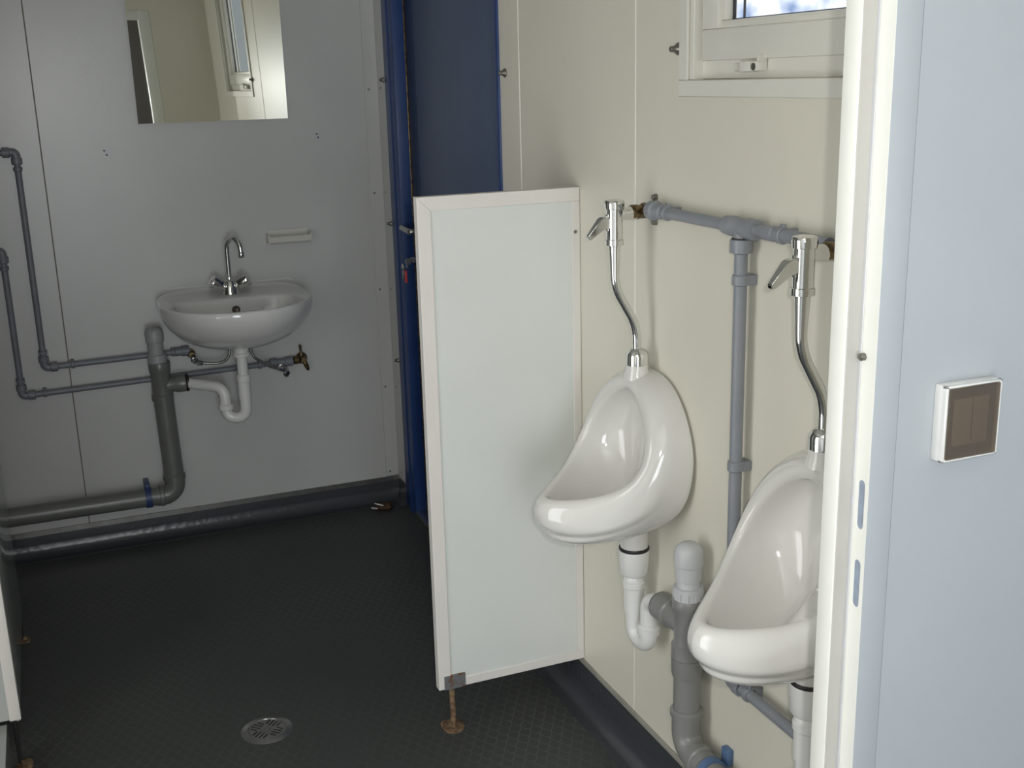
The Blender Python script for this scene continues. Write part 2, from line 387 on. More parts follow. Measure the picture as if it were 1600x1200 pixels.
bm = bmesh.new(); box(bm, (W+.004, 1.760, lz-.009), (W+.024, 1.794, lz+.010), .003); lathe(bm, (W+.010, 1.798, lz), (0, 1, 0), [(0, .008), (.010, .008), (.013, .005)], 16)
finish(bm, 'latch_body', m_wframe, wn)
bm = bmesh.new(); box(bm, (W+.002, 1.730, lz-.008), (W+.022, 1.756, lz+.010), .004); box(bm, (W+.002, 1.730, lz+.006), (W+.02, 1.736, lz+.02), .001, 1); finish(bm, 'latch_tongue', m_wframe, wn)
lt('latch_rivet', (W+.002, 1.745, lz), (-1, 0, 0), [(0, .0065), (.0015, .006), (.002, .004)], m_bolt, wn, 16)

# doorway frame around the camera's opening
d2 = sroot('door_2', (.36, FY, 0))
JX = .84
bm = bmesh.new()
box(bm, (JX+.002, FY+.001, 0), (.876, FY+.0275, 2.03), .0008, 1)          # right jamb body (behind the strike skin)
box(bm, (JX-.02, FY+.0275, 0), (.8775, FY+.055, 2.03), .0015, 2)          # right stop
box(bm, (-.198, FY-.002, 0), (-.162, FY+.0275, 2.03), .0015); box(bm, (-.1995, FY+.0275, 0), (-.142, FY+.055, 2.03), .0015)
box(bm, (-.162, FY-.002, 1.995), (JX, FY+.0275, 2.03), .0015); box(bm, (-.142, FY+.0275, 1.975), (JX-.02, FY+.055, 2.03), .0015)
finish(bm, 'door_frame', m_frame, d2)
bx('frame_front_shade', (JX+.0003, FY-.0022, 0), (.8762, FY+.0015, 2.03), m_front, d2, .0012)  # wall grey over the white frame front, painting in its weaker light
bx('frame_seam', (.8764, FY-.0004, 0), (.8777, FY+.002, 2.03), m_seam2, d2)
bx('stop_shade', (JX-.0185, FY+.0262, 0), (JX-.0002, FY+.0278, 1.99), m_stopshade, d2, .0006, 1)  # painted shade strip: stop front coloured darker for weaker light, no real seal
bx('slot_lining', (JX+.0010, FY+.001, .95), (JX+.0022, FY+.018, 1.16), m_slot, d2)
bm = bmesh.new()                                    # strike skin with two long slots
outer = [(FY-.002, .0), (FY+.0275, .0), (FY+.0275, 2.03), (FY-.002, 2.03)]
loops = [outer, stadium(FY+.0092, 1.076, 1.137, .0115), stadium(FY+.0092, .976, 1.037, .0115)]
edges = []
for L in loops:
    vs = [bm.verts.new((JX, y, z)) for y, z in L]
    edges += [bm.edges.new((vs[i], vs[(i+1) % len(vs)])) for i in range(len(vs))]
rr = bmesh.ops.triangle_fill(bm, use_beauty=True, use_dissolve=False, edges=edges)
fs = [f for f in bm.faces]
ex = bmesh.ops.extrude_face_region(bm, geom=fs); bmesh.ops.translate(bm, vec=(.0011, 0, 0), verts=[v for v in ex['geom'] if isinstance(v, bmesh.types.BMVert)])
finish(bm, 'strike_face', m_frame, d2, smooth=False)
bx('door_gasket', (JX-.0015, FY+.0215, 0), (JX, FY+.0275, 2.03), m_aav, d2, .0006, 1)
lt('striker_pin', (JX, FY+.018, 1.283), (-1, 0, 0), [(0, .0045), (.005, .0045), (.006, .0035)], m_bolt, d2, 14)

# ------------------------------------------------------------------ light switch on the front wall
sw = thing('light_switch', 'square white surface light switch with smoked brown cover on the pale blue wall', 'light switch', (.97, FY, 1.197))
bm = bmesh.new()
xa, xb, za, zb = .929, 1.012, 1.1525, 1.2445; yf = FY-.020
box(bm, (xa, yf+.006, za), (xb, FY, zb), .002)
for a, b in (((xa, yf, za), (xa+.004, yf+.007, zb)), ((xb-.004, yf, za), (xb, yf+.007, zb)), ((xa, yf, zb-.003), (xb, yf+.007, zb)), ((xa, yf, za), (xb, yf+.007, za+.003))): box(bm, a, b, .001, 1)
finish(bm, 'housing', m_white, sw)
bx('base_plate', (xa+.004, yf+.005, za+.003), (xb-.004, yf+.0062, zb-.003), m_baseplate, sw)
rk = bx('rocker', (xa+.016, yf+.0015, za+.017), (xb-.016, yf+.007, zb-.017), m_rock, sw, .002)
bx('rocker_groove', ((xa+xb)/2-.0006, yf+.0008, za+.024), ((xa+xb)/2+.0006, yf+.002, zb-.018), m_baseplate, rk)
bm = bmesh.new(); box(bm, (xa+.0042, yf-.002, za+.0032), (xb-.0042, yf-.0002, zb-.0032), .0006, 1); finish(bm, 'cover', m_smoke, sw)

# ------------------------------------------------------------------ partition between urinals and door
PY = 2.445
pt = thing('privacy_partition', 'grey white partition panel on a rusty post beside the urinals', 'partition', (.79, PY+.013, 0))
px0, px1, pz0, pz1, tw = .763, W-.001, .124, 1.347, .032
bx('panel_board', (px0+.004, PY+.003, pz0+.004), (px1, PY+.021, pz1-.004), m_board, pt)
for nm, poly in (('edge_trim', [(px0, pz0), (px0+tw, pz0+tw*.7), (px0+tw, pz1-tw), (px0, pz1)]), ('edge_trim', [(px0, pz1), (px0+tw, pz1-tw), (px1, pz1-tw), (px1, pz1)]),
                 ('edge_trim', [(px0, pz0), (px1, pz0), (px1, pz0+tw*.7), (px0+tw, pz0+tw*.7)]), ('edge_trim', [(px1, pz0+tw*.7), (px1, pz1-tw), (px1-.02, pz1-tw), (px1-.02, pz0+tw*.7)])):
    bm = bmesh.new(); A = [bm.verts.new((x, PY, z)) for x, z in poly]; B = [bm.verts.new((x, PY+.024, z)) for x, z in poly]
    bm.faces.new(A); bm.faces.new(B[::-1])
    for i in range(4): bm.faces.new((A[i], A[(i+1) % 4], B[(i+1) % 4], B[i]))
    bmesh.ops.recalc_face_normals(bm, faces=bm.faces)
    bmesh.ops.bevel(bm, geom=list(bm.edges), offset=.0008, segments=1, affect='EDGES'); finish(bm, nm, m_trim, pt)
lt('screw', (px1-.012, PY-.0002, 1.243), (0, -1, 0), [(0, .0045), (.0012, .004), (.0016, .002)], m_bolt, pt, 12)
bm = bmesh.new(); box(bm, (.777, PY-.002, .122), (.833, PY+.026, .160), .001, 1); finish(bm, 'post_bracket', m_rust, pt)
tb('post', [(.802, PY+.016, .002), (.800, PY+.013, .135)], .0075, m_rusty, pt, 14)
def foot_plate(cx, cy, parent, m=m_rusty, sc=1):
    bm = bmesh.new(); pts = []
    for k in range(24):
        a = 2*PI*k/24; r = sc*(1+.06*math.sin(3*a+cx*40))
        pts.append((cx+.028*r*math.copysign(abs(math.cos(a))**.8, math.cos(a)), cy+.034*r*math.copysign(abs(math.sin(a))**.8, math.sin(a))))
    rings = [[(x, y, 0) for x, y in pts], [(x, y, .003) for x, y in pts], [(cx+(x-cx)*.9, cy+(y-cy)*.9, .005) for x, y in pts],
             [(cx+(x-cx)*.4, cy+(y-cy)*.4, .006) for x, y in pts], [(cx+(x-cx)*.33, cy+(y-cy)*.33, .014) for x, y in pts]]
    return finish(rings_mesh(rings, True, True), 'foot_plate', m, parent)
foot_plate(.803, PY+.026, pt)

# ------------------------------------------------------------------ urinal
UY = 2.08
keysets = [  # rings of half loops: (half width, x, z) from the top down to the lip
 [(0,1.165,.993),(.079,1.165,.984),(.139,1.165,.933),(.175,1.165,.862),(.180,1.165,.80),(.166,1.165,.737),(.138,1.165,.696),(.08,1.165,.665),(0,1.165,.655)],
 [(0,1.155,.994),(.080,1.155,.985),(.140,1.155,.934),(.176,1.155,.862),(.180,1.15,.80),(.163,1.135,.722),(.120,1.09,.668),(.060,1.02,.632),(0,.975,.626)],
 [(0,1.15,.994),(.079,1.15,.985),(.139,1.148,.935),(.175,1.145,.863),(.179,1.138,.80),(.158,1.11,.720),(.116,1.045,.665),(.062,.955,.638),(0,.908,.638)],
 [(0,1.145,.994),(.078,1.143,.984),(.137,1.138,.936),(.173,1.132,.866),(.178,1.122,.803),(.160,1.095,.726),(.122,1.024,.676),(.073,.933,.652),(0,.886,.656)],
 [(0,1.142,.994),(.077,1.139,.984),(.136,1.134,.936),(.172,1.127,.867),(.177,1.116,.805),(.161,1.088,.731),(.124,1.020,.684),(.071,.937,.663),(0,.888,.668)],
 [(0,1.136,.994),(.075,1.132,.982),(.134,1.127,.937),(.170,1.118,.870),(.176,1.107,.808),(.165,1.072,.740),(.134,1.008,.694),(.079,.927,.674),(0,.868,.679)],
 [(0,1.128,.995),(.073,1.124,.980),(.131,1.116,.937),(.166,1.107,.872),(.174,1.094,.812),(.163,1.060,.751),(.131,1.002,.710),(.078,.924,.690),(0,.860,.694)],
 [(0,1.115,.992),(.068,1.107,.974),(.123,1.098,.932),(.156,1.090,.874),(.166,1.074,.818),(.156,1.045,.768),(.127,1.0,.734),(.073,.924,.713),(0,.857,.711)],
 [(0,1.100,.982),(.060,1.093,.964),(.112,1.083,.922),(.143,1.074,.870),(.153,1.058,.822),(.143,1.030,.781),(.114,.992,.754),(.066,.930,.736),(0,.865,.730)],
 [(0,1.096,.968),(.052,1.091,.951),(.100,1.082,.912),(.130,1.073,.866),(.141,1.058,.824),(.132,1.032,.788),(.104,.997,.764),(.058,.940,.746),(0,.880,.739)],
 [(0,1.100,.957),(.046,1.096,.942),(.092,1.087,.904),(.121,1.076,.862),(.132,1.062,.821),(.123,1.036,.787),(.096,1.002,.763),(.053,.949,.744),(0,.893,.736)],
 [(0,1.116,.954),(.045,1.113,.940),(.090,1.104,.900),(.120,1.092,.857),(.131,1.077,.815),(.122,1.048,.776),(.095,1.010,.748),(.053,.956,.726),(0,.902,.716)],
 [(0,1.138,.946),(.042,1.138,.930),(.083,1.135,.892),(.112,1.126,.850),(.122,1.112,.807),(.112,1.082,.762),(.087,1.036,.727),(.049,.978,.700),(0,.925,.688)],
 [(0,1.148,.915),(.03,1.149,.902),(.060,1.150,.872),(.084,1.148,.835),(.092,1.140,.795),(.083,1.118,.745),(.066,1.072,.702),(.038,1.018,.680),(0,.97,.671)],
 [(0,1.151,.870),(.016,1.152,.862),(.034,1.153,.842),(.048,1.152,.812),(.052,1.150,.780),(.046,1.138,.735),(.037,1.108,.695),(.022,1.070,.675),(0,1.035,.668)],
]
def full(keys):
    L = [(x, UY-w_, z) for w_, x, z in keys]; R_ = [(x, UY+w_, z) for w_, x, z in keys[1:-1]][::-1]
    return L+R_
ur = thing('urinal', 'white porcelain wall urinal nearest the partition panel, seen whole', 'urinal', (W, UY, .8), 'urinals on the cream wall')
o = finish(rings_mesh([full(k) for k in keysets], True, True), 'bowl', m_porc, ur); subsurf(o, 3)
lt('inlet_neck', (1.121, UY, .975), (0, 0, 1), [(0, .030), (.008, .0285), (.015, .0262), (.022, .0245), (.031, .0240), (.033, .020)], m_porc, ur, 28)
lt('outlet_spigot', (1.115, UY, .585), (0, 0, 1), [(0, .029), (.002, .031), (.05, .033), (.075, .036)], m_porc, ur, 28)

# flush valve of that urinal
fv = thing('flush_valve', 'chrome flush valve with lever and bent pipe above the urinal beside the partition', 'flush valve', (W, UY, 1.3), 'chrome flush valves')
vx = 1.068
lt('valve_body', (vx, UY, 1.262), (0, 0, 1), [(0, .015), (.001, .0190), (.012, .0190), (.013, .0170), (.076, .0170), (.0765, .0180)], m_chrome, fv, 28)
lt('valve_cap', (vx, UY, 1.336), (0, 0, 1), [(0, .0185), (.001, .0205), (.010, .0210), (.014, .0208), (.0175, .0190), (.019, .012), (.0195, .002)], m_chrome, fv, 12)
bm = bmesh.new()
A = [(vx-.012, 1.316), (vx-.024, 1.322), (vx-.034, 1.318), (vx-.062, 1.284), (vx-.061, 1.278), (vx-.055, 1.277), (vx-.028, 1.296), (vx-.012, 1.300)]
h = [.008, .009, .0095, .006, .0055, .006, .009, .008]
a = [bm.verts.new((x, UY-t, z)) for (x, z), t in zip(A, h)]; b = [bm.verts.new((x, UY+t, z)) for (x, z), t in zip(A, h)]
bm.faces.new(a); bm.faces.new(b[::-1])
for i in range(8): bm.faces.new((a[i], a[(i+1) % 8], b[(i+1) % 8], b[i]))
bmesh.ops.recalc_face_normals(bm, faces=bm.faces); bmesh.ops.bevel(bm, geom=list(bm.edges), offset=.0012, segments=2, affect='EDGES'); lev = finish(bm, 'lever', m_chrome, fv)
bx('lever_hinge', (vx-.020, UY-.004, 1.292), (vx-.010, UY+.004, 1.326), m_chrome, lev, .0015)
lt('inlet_arm', (vx+.012, UY, 1.325), (1, 0, 0), [(0, .0125), (.014, .0125), (.022, .0145), (.036, .0145), (.037, .0120), (.044, .0120)], m_chrome, fv, 24)
pth = fillet([(vx, UY, 1.266), (vx, UY, 1.175), (1.119, UY, 1.088), (1.121, UY, 1.010)], [.11, .11], 12)
tb('flush_pipe', pth, [.013]+[.0095]*(len(pth)-1), m_chrome, fv, 22)
lt('coupling', (vx, UY, 1.235), (0, 0, 1), [(0, .0096), (.010, .0105), (.028, .013)], m_chrome, fv, 24)
lt('spud_nut', (1.121, UY, 1.003), (0, 0, 1), [(0, .0225), (.002, .0245), (.022, .0245), (.030, .0215), (.036, .015), (.037, .0098)], m_chrome, fv, 28)
UD = 1.445-2.08
dup(ur, (0, UD, 0), 'white porcelain wall urinal nearest the doorway, half hidden by the white door frame')
dup(fv, (0, UD, 0), 'chrome flush valve with lever and bent pipe beside the white door frame')

# traps below the urinals
def urinal_trap(y, label, nxt):
    t = thing('urinal_trap', label, 'drain trap', (1.115, y, .36), 'white traps below the urinals')
    lt('rubber_seal', (1.115, y, .583), (0, 0, 1), [(0, .0335), (.004, .0345), (.008, .0325)], m_rub, t, 28)
    lt('cup', (1.115, y, .522), (0, 0, 1), [(0, .020), (.002, .028), (.008, .032), (.058, .0345), (.062, .0335)], m_white, t, 28)
    lt('nut', (1.115, y, .493), (0, 0, 1), [(0, .024), (.002, .0262), (.014, .0262), (.016, .0235), (.024, .0235), (.032, .019)], m_white, t, 24)
    y2 = y+nxt*.060
    lt('inlet_tube', (1.115, y, .436), (0, 0, 1), [(0, .0205), (.001, .0225), (.056, .0235), (.058, .021)], m_white, t, 24)
    p = fillet([(1.115, y, .44), (1.117, y, .372), (1.12, y2, .372), (1.12, y2, .425)], [.0295, .0295], 10)
    tb('trap_bend', p, .0195, m_white, t, 22)
    lt('slip_nut', (1.12, y2, .405), (0, 0, 1), [(0, .022), (.001, .0255), (.016, .0255), (.019, .0225), (.024, .0225)], m_white, t, 20)
    p = fillet([(1.12, y2, .42), (1.12, y2, .487), (1.12, y2+nxt*.075, .497)], .030, 10)
    tb('outlet_elbow', p, .0195, m_white, t, 22)
    return t
urinal_trap(UY, 'white plastic drain trap below the urinal beside the partition', -1)
urinal_trap(UY+UD, 'white plastic drain trap below the urinal at the door frame', -1)

# grey drain stack between the urinals
sx_, sy_ = 1.12, 1.856
ds = thing('drain_pipe', 'grey plastic drain stack with light grey air cap between the two urinals', 'drain pipe', (sx_, sy_, .2))
lt('tee_fitting', (sx_, sy_, .428), (0, 0, 1), [(0, .029), (.002, .0335), (.030, .0335), (.033, .0295), (.044, .0285), (.105, .0285), (.112, .0325), (.130, .0335), (.134, .031)], m_drain, ds, 28)
lt('branch_socket', (sx_, sy_, .497), (0, 1, 0), [(0, .026), (.045, .0265), (.062, .0275), (.065, .0315), (.108, .0315), (.111, .029)], m_drain, ds, 28)
lt('branch_seal', (sx_, sy_+.108, .497), (0, 1, 0), [(0, .029), (.003, .0305), (.006, .029)], m_rub, ds, 28)
bm = bmesh.new(); lathe(bm, (sx_, sy_, .558), (0, 0, 1), [(0, .026), (.001, .030), (.030, .0305), (.031, .0275)], 24)
for k in range(12):
    a = 2*PI*k/12; box(bm, (sx_+.0305*math.cos(a)-.001, sy_+.0305*math.sin(a)-.001, .562), (sx_+.0305*math.cos(a)+.001, sy_+.0305*math.sin(a)+.001, .580))
finish(bm, 'ring_nut', m_aav, ds)
av = lt('air_valve', (sx_, sy_, .586), (0, 0, 1), [(0, .024), (.016, .024), (.018, .0265), (.048, .0275), (.050, .0295), (.070, .0300), (.082, .0285), (.090, .024), (.096, .015), (.0975, .002)], m_aav, ds, 32)
lt('socket_collar', (sx_, sy_, .385), (0, 0, 1), [(0, .030), (.008, .0325), (.044, .0335)], m_drain, ds, 28)
tb('stack_tube', [(sx_, sy_, .29), (sx_, sy_, .40)], .0278, m_drain, ds, 28)
lt('socket_ring', (sx_, sy_, .292), (0, 0, 1), [(0, .030), (.003, .0345), (.014, .0345), (.018, .0295)], m_drain, ds, 28)
p = fillet([(sx_, sy_, .30), (sx_, sy_, .222), (sx_, sy_-.085, .215)], .042, 10); tb('elbow', p, .0305, m_drain, ds, 28)
lt('elbow_socket', (sx_, sy_-.045, .218), (0, -1, -.03), [(0, .0315), (.003, .0345), (.018, .0345), (.022, .031)], m_drain, ds, 28)
tb('floor_run', [(sx_, sy_-.06, .217), (sx_, 1.07, .195)], .0275, m_drain, ds, 28)
pc = thing('pipe_clamp', 'blue plastic clamp holding the grey drain below the urinals', 'pipe clamp', (sx_, 1.755, .214))
lt('band', (sx_, 1.745, .2145), (0, 1, 0), [(0, .0285), (0, .0325), (.018, .0325), (.018, .0285)], m_clamp, pc, 28)
bx('block', (1.150, 1.742, .225), (W, 1.768, .262), m_clamp, pc, .003)

# grey water pipe run on the cream wall
wp = thing('water_pipe', 'grey plastic water pipe running between the flush valves and down the cream wall', 'water pipe', (1.135, 1.72, 1.33))
PX, PZ, PR = 1.137, 1.332, .0112
tb('pipe', [(PX, 2.045, PZ), (PX, 1.475, PZ)], PR, m_gpipe, wp)
tb('pipe', [(PX, 1.722, 1.30), (PX, 1.722, .46)], PR*1.08, m_gpipe, wp)
p = fillet([(PX, 1.722, .47), (PX, 1.722, .443), (PX, 1.68, .443)], .018, 6)
lt('compression_nut', (PX, 2.052, PZ), (0, -1, 0), [(0, .013), (.001, .019), (.020, .0195), (.024, .0150), (.048, .0145), (.050, .0115)], m_gpipe, wp, 20)
tbm = bmesh.new(); lathe(tbm, (PX, 1.772, PZ), (0, -1, 0), [(0, .012), (.001, .017), (.016, .0185), (.030, .0185), (.033, .0165), (.068, .0165), (.071, .0190), (.094, .0190), (.096, .0125)], 22)
lathe(tbm, (PX, 1.722, PZ), (0, 0, -1), [(0, .014), (.028, .015)], 22); finish(tbm, 'tee_fitting', m_gpipe, wp)
lt('union_nut', (PX, 1.722, PZ-.020), (0, 0, -1), [(0, .018), (.001, .0205), (.024, .0205), (.026, .014)], m_gpipe, wp, 12)
lt('union_gap', (PX, 1.722, PZ-.018), (0, 0, -1), [(0, .0175), (.003, .0175)], m_rub, wp, 20)
lt('sleeve', (PX, 1.650, PZ), (0, -1, 0), collar(.0135, 0, .030), m_gpipe, wp)
def clip(y, z, axis, parent=wp, m=m_gpipe):
    bm = bmesh.new()
    if axis == 'z':
        lathe(bm, (PX, y, z-.010), (0, 0, 1), collar(.0155, 0, .020), 20); box(bm, (PX, y-.013, z-.009), (W, y+.013, z+.009), .001, 1)
    else:
        lathe(bm, (PX, y-.006, z), (0, 1, 0), collar(.0150, 0, .012), 20); box(bm, (PX, y-.006, z-.011), (W, y+.006, z+.011), .001, 1); box(bm, (PX-.002, y-.006, z+.012), (PX+.004, y+.006, z+.019), .001, 1)
    finish(bm, 'pipe_clip', m, parent)
clip(1.722, 1.238, 'z'); clip(1.722, .886, 'z'); clip(1.985, PZ, 'y'); clip(1.600, PZ, 'y')
bm = bmesh.new(); tube(bm, p, .0155, 18); lathe(bm, (PX, 1.722, .455), (0, 0, 1), collar(.0175, 0, .018), 18); lathe(bm, (PX, 1.695, .443), (0, -1, 0), collar(.0175, 0, .018), 18); finish(bm, 'elbow', m_gpipe, wp)
tb('pipe', [(PX, 1.69, .443), (PX, 1.08, .443)], PR, m_gpipe, wp); clip(1.655, .443, 'y')
def wall_elbow(y, label):
    t = thing('wall_elbow', label, 'pipe fitting', (W, y, 1.33), 'brass wall elbows')
    bm = bmesh.new(); lathe(bm, (1.104, y, 1.3265), (1, 0, 0), [(0, .0140), (.002, .0155), (.016, .0155), (.018, .0140), (.040, .0140)], 22); lathe(bm, (1.140, y+.010, 1.330), (0, -1, 0), [(0, .010), (.003, .0145), (.030, .0145)], 20)
    finish(bm, 'fitting', m_brass, t)
    bm = bmesh.new()
    box(bm, (W-.006, y-.006, 1.302), (W, y+.006, 1.352), .003, 2); lathe(bm, (W-.009, y, 1.354), (1, 0, 0), [(0, .006), (.0085, .007)], 14); lathe(bm, (W-.009, y, 1.303), (1, 0, 0), [(0, .006), (.0085, .007)], 14)
    finish(bm, 'wall_flange', m_bolt, t)
wall_elbow(UY, 'tarnished brass wall elbow behind the flush valve beside the partition')
wall_elbow(UY+UD, 'brass wall elbow behind the flush valve at the door frame')

# metal bolts standing out of the cream wall
def bolt(y, z, label):
    t = lt('wall_bolt', (W, y, z), (-1, 0, 0), [(0, .0115), (.0015, .012), (.003, .011), (.010, .006), (.012, .0058), (.017, .0058), (.019, .004), (.0195, .001)], m_bolt, None, 20)
    tag(t, label, 'bolt', 'metal bolts on the cream wall')
bolt(2.895, 1.611, 'grey conical bolt on the cream wall just beside the blue door')
bolt(1.998, 1.644, 'grey conical bolt beside the window casing')
bolt(4.042, 1.602, 'topmost of the three grey bolts between blue door frame and corner')
bolt(4.042, 1.094, 'middle of the three grey bolts between blue door frame and corner')
bolt(4.040, .580, 'lowest of the three grey bolts between blue door frame and corner')

# ------------------------------------------------------------------ washbasin
BX = .566
def outline(a_side, back, front, vmid, n=32, pw=.42, wb=1.0):
    pts = []
    for k in range(n):
        t = 2*PI*k/n; c, s = math.cos(t), math.sin(t)
        if s >= 0: pts.append((a_side*math.copysign(abs(c)**.93, c), vmid+(front-vmid)*abs(s)**1.0))
        else: pts.append((a_side*wb*math.copysign(abs(c)**.45, c), vmid-(vmid-back)*abs(s)**pw))
    return pts
def ring(pts, s, z, cv=.13, dv=0, zb=None):
    out = []
    for x, v in pts:
        vv = max(cv+(v-cv)*s+dv, 0.0) if v > .001 else 0.0
        zz = z if zb is None else z+(zb-z)*max(0, min(1, 1-vv/.10))
        out.append((BX+x*s, D-vv, zz))
    return out
OUT = outline(.259, 0, .455, .20)
INN = outline(.214, .135, .405, .235, pw=.55)
rings = [ring(OUT, .12, .722, .17), ring(OUT, .32, .724, .16), ring(OUT, .55, .738, .15), ring(OUT, .75, .765, .14), ring(OUT, .885, .800), ring(OUT, .965, .835), ring(OUT, .998, .862), ring(OUT, 1.0, .883, zb=.902), ring(OUT, .98, .890, zb=.908), ring(OUT, .95, .888, zb=.895)]
def ringI(s, z, dv=0): return [(BX+x*s, D-(.27+(v-.27)*s+dv), z) for x, v in INN]
rings += [ringI(1.04, .885), ringI(1.0, .880), ringI(.97, .868), ringI(.93, .835), ringI(.83, .795), ringI(.62, .772), ringI(.3, .764), ringI(.08, .762)]
ws = thing('washbasin', 'white porcelain washbasin with a curved front on the grey back wall', 'washbasin', (BX, D, .8))
o = finish(rings_mesh(rings, True, True), 'basin', m_sink, ws); subsurf(o, 2)
lt('overflow_hole', (BX+.004, D-.1435, .842), (0, -1, .15), [(0, .014), (.003, .0145), (.005, .011), (.0035, .009)], m_over, ws, 22)
lt('drain_ring', (BX, D-.25, .7625), (0, 0, 1), [(0, .028), (.003, .027), (.003, .018)], m_chromed, ws, 22)
bm = bmesh.new(); tube(bm, fillet([(BX-.235, D-.001, .905), (BX-.22, D-.001, .912), (BX+.22, D-.001, .912), (BX+.235, D-.001, .905)], .01), .0018, 8); finish(bm, 'wall_sealant', m_white, ws)

# mixer tap
TY = D-.075
tp = thing('mixer_tap', 'chrome mixer tap with arched spout and two knobs on the washbasin', 'tap', (BX, TY, .89))
lt('tap_body', (BX, TY, .884), (0, 0, 1), [(0, .028), (.004, .0285), (.010, .027), (.030, .025), (.045, .021), (.052, .016), (.056, .011)], m_chrome, tp, 24)
th = math.radians(35)
dx, dy = math.sin(th), -math.cos(th)
arc = [(BX, TY, .935), (BX, TY, 1.045)]
R0 = .034
for k in range(1, 15):
    a = PI*k/14*.93; q = R0*(1-math.cos(a)); arc.append((BX+dx*q, TY+dy*q, 1.045+R0*1.15*math.sin(a)))
q = R0*2; arc.append((BX+dx*(q+.001), TY+dy*(q+.001), 1.036))
tb('spout', arc, .0088, m_chrome, tp, 18)
lt('spout_collar', (BX, TY, .930), (0, 0, 1), [(0, .011), (.008, .0115), (.018, .0105), (.020, .008)], m_chrome, tp, 20)
lt('aerator', (BX+dx*(q+.001), TY+dy*(q+.001), 1.040), (0, 0, -1), [(0, .009), (.002, .0105), (.018, .0105), (.020, .009)], m_chrome, tp, 20)
for s, mm in ((-1, m_red), (1, m_clampd)):
    ax = Vector((s*.80, -.10, .55)).normalized(); b0 = Vector((BX+s*.012, TY-.004, .905))
    bm = bmesh.new(); seg = 24; prof = [(0, .012), (.014, .013), (.019, .018), (.025, .0225), (.055, .0265), (.061, .025), (.063, .019)]
    lathe(bm, b0, ax, prof, seg)
    for v in bm.verts:                              # fluted grip
        d = (v.co-b0); t = d.dot(ax)
        if .024 < t < .058:
            rad = d-ax*t; idx = (bm.verts[:].index(v)) % seg if False else v.index
    bm.verts.ensure_lookup_table()
    for i, v in enumerate(bm.verts):
        d = v.co-b0; t = d.dot(ax)
        if .024 < t < .058 and (i % seg) % 4 == 0: v.co = b0+ax*t+(d-ax*t)*.84
    kn = finish(bm, 'tap_knob', m_chrome, tp)
    k2 = lt('marker_dot', b0+ax*.0615, ax, [(0, .005), (.0015, .005), (.002, .003)], mm, kn, 12)
    k2.location = (0, 0, 0)

# basin trap and its grey stack
bt = thing('basin_trap', 'white plastic trap pipe hanging below the washbasin', 'drain trap', (BX, 3.95, .5))
TX, TYY = BX, D-.20
lt('outlet_flange', (TX, TYY+.0, .688), (0, 0, 1), [(0, .026), (.002, .031), (.012, .031), (.016, .026), (.042, .026)], m_white, bt, 24)
tb('tail_pipe', [(TX, TYY, .70), (TX, TYY, .600)], .0185, m_white, bt, 22)
lt('nut', (TX, TYY, .598), (0, 0, 1), [(0, .0225), (.002, .0245), (.022, .0245), (.026, .020)], m_white, bt, 22)
tb('inlet_tube', [(TX, TYY, .605), (TX, TYY, .535)], .0215, m_white, bt, 22)
ZB = .497
p = fillet([(TX, TYY, .54), (TX, TYY, ZB-.03), (TX-.066, TYY+.02, ZB-.03), (TX-.066, TYY+.02, ZB+.012)], [.0325, .0325], 12); tb('trap_bend', p, .0195, m_white, bt, 22)
lt('slip_nut', (TX-.066, TYY+.02, ZB+.002), (0, 0, 1), [(0, .023), (.002, .026), (.018, .026), (.022, .0205)], m_white, bt, 22)
p = fillet([(TX-.066, TYY+.02, ZB+.015), (TX-.067, TYY+.022, .578), (.385, D-.078, .585)], .036, 12); tb('outlet_pipe', p, .0195, m_white, bt, 22)

QX, QY = .300, D-.072
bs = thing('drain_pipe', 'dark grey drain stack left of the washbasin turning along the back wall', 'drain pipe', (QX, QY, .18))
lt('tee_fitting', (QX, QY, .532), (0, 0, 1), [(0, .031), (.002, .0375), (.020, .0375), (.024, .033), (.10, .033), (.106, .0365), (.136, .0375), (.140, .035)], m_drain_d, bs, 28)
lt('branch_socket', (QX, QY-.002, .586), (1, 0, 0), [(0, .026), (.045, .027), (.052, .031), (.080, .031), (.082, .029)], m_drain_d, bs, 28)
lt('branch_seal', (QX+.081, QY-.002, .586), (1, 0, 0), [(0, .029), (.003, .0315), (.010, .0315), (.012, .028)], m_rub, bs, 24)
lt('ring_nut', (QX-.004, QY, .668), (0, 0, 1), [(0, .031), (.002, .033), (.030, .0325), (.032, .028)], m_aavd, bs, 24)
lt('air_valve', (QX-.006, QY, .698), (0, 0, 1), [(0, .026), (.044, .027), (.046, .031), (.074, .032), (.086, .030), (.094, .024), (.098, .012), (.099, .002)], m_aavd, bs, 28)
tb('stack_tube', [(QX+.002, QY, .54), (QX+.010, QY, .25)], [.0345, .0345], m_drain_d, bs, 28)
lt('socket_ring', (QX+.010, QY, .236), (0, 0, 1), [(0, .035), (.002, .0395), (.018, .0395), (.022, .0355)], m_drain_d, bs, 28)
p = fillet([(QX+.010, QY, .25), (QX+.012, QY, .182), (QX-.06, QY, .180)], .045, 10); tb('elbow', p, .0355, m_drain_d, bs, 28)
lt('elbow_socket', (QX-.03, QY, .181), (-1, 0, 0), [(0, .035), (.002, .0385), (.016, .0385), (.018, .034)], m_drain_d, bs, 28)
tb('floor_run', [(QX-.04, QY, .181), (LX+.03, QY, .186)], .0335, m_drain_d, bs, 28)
pc2 = thing('pipe_clamp', 'dark blue clamp around the drain pipe along the back wall', 'pipe clamp', (.215, QY, .182))
lt('band', (.203, QY, .1815), (1, 0, 0), [(0, .034), (0, .038), (.022, .038), (.022, .034)], m_clampd, pc2, 28)
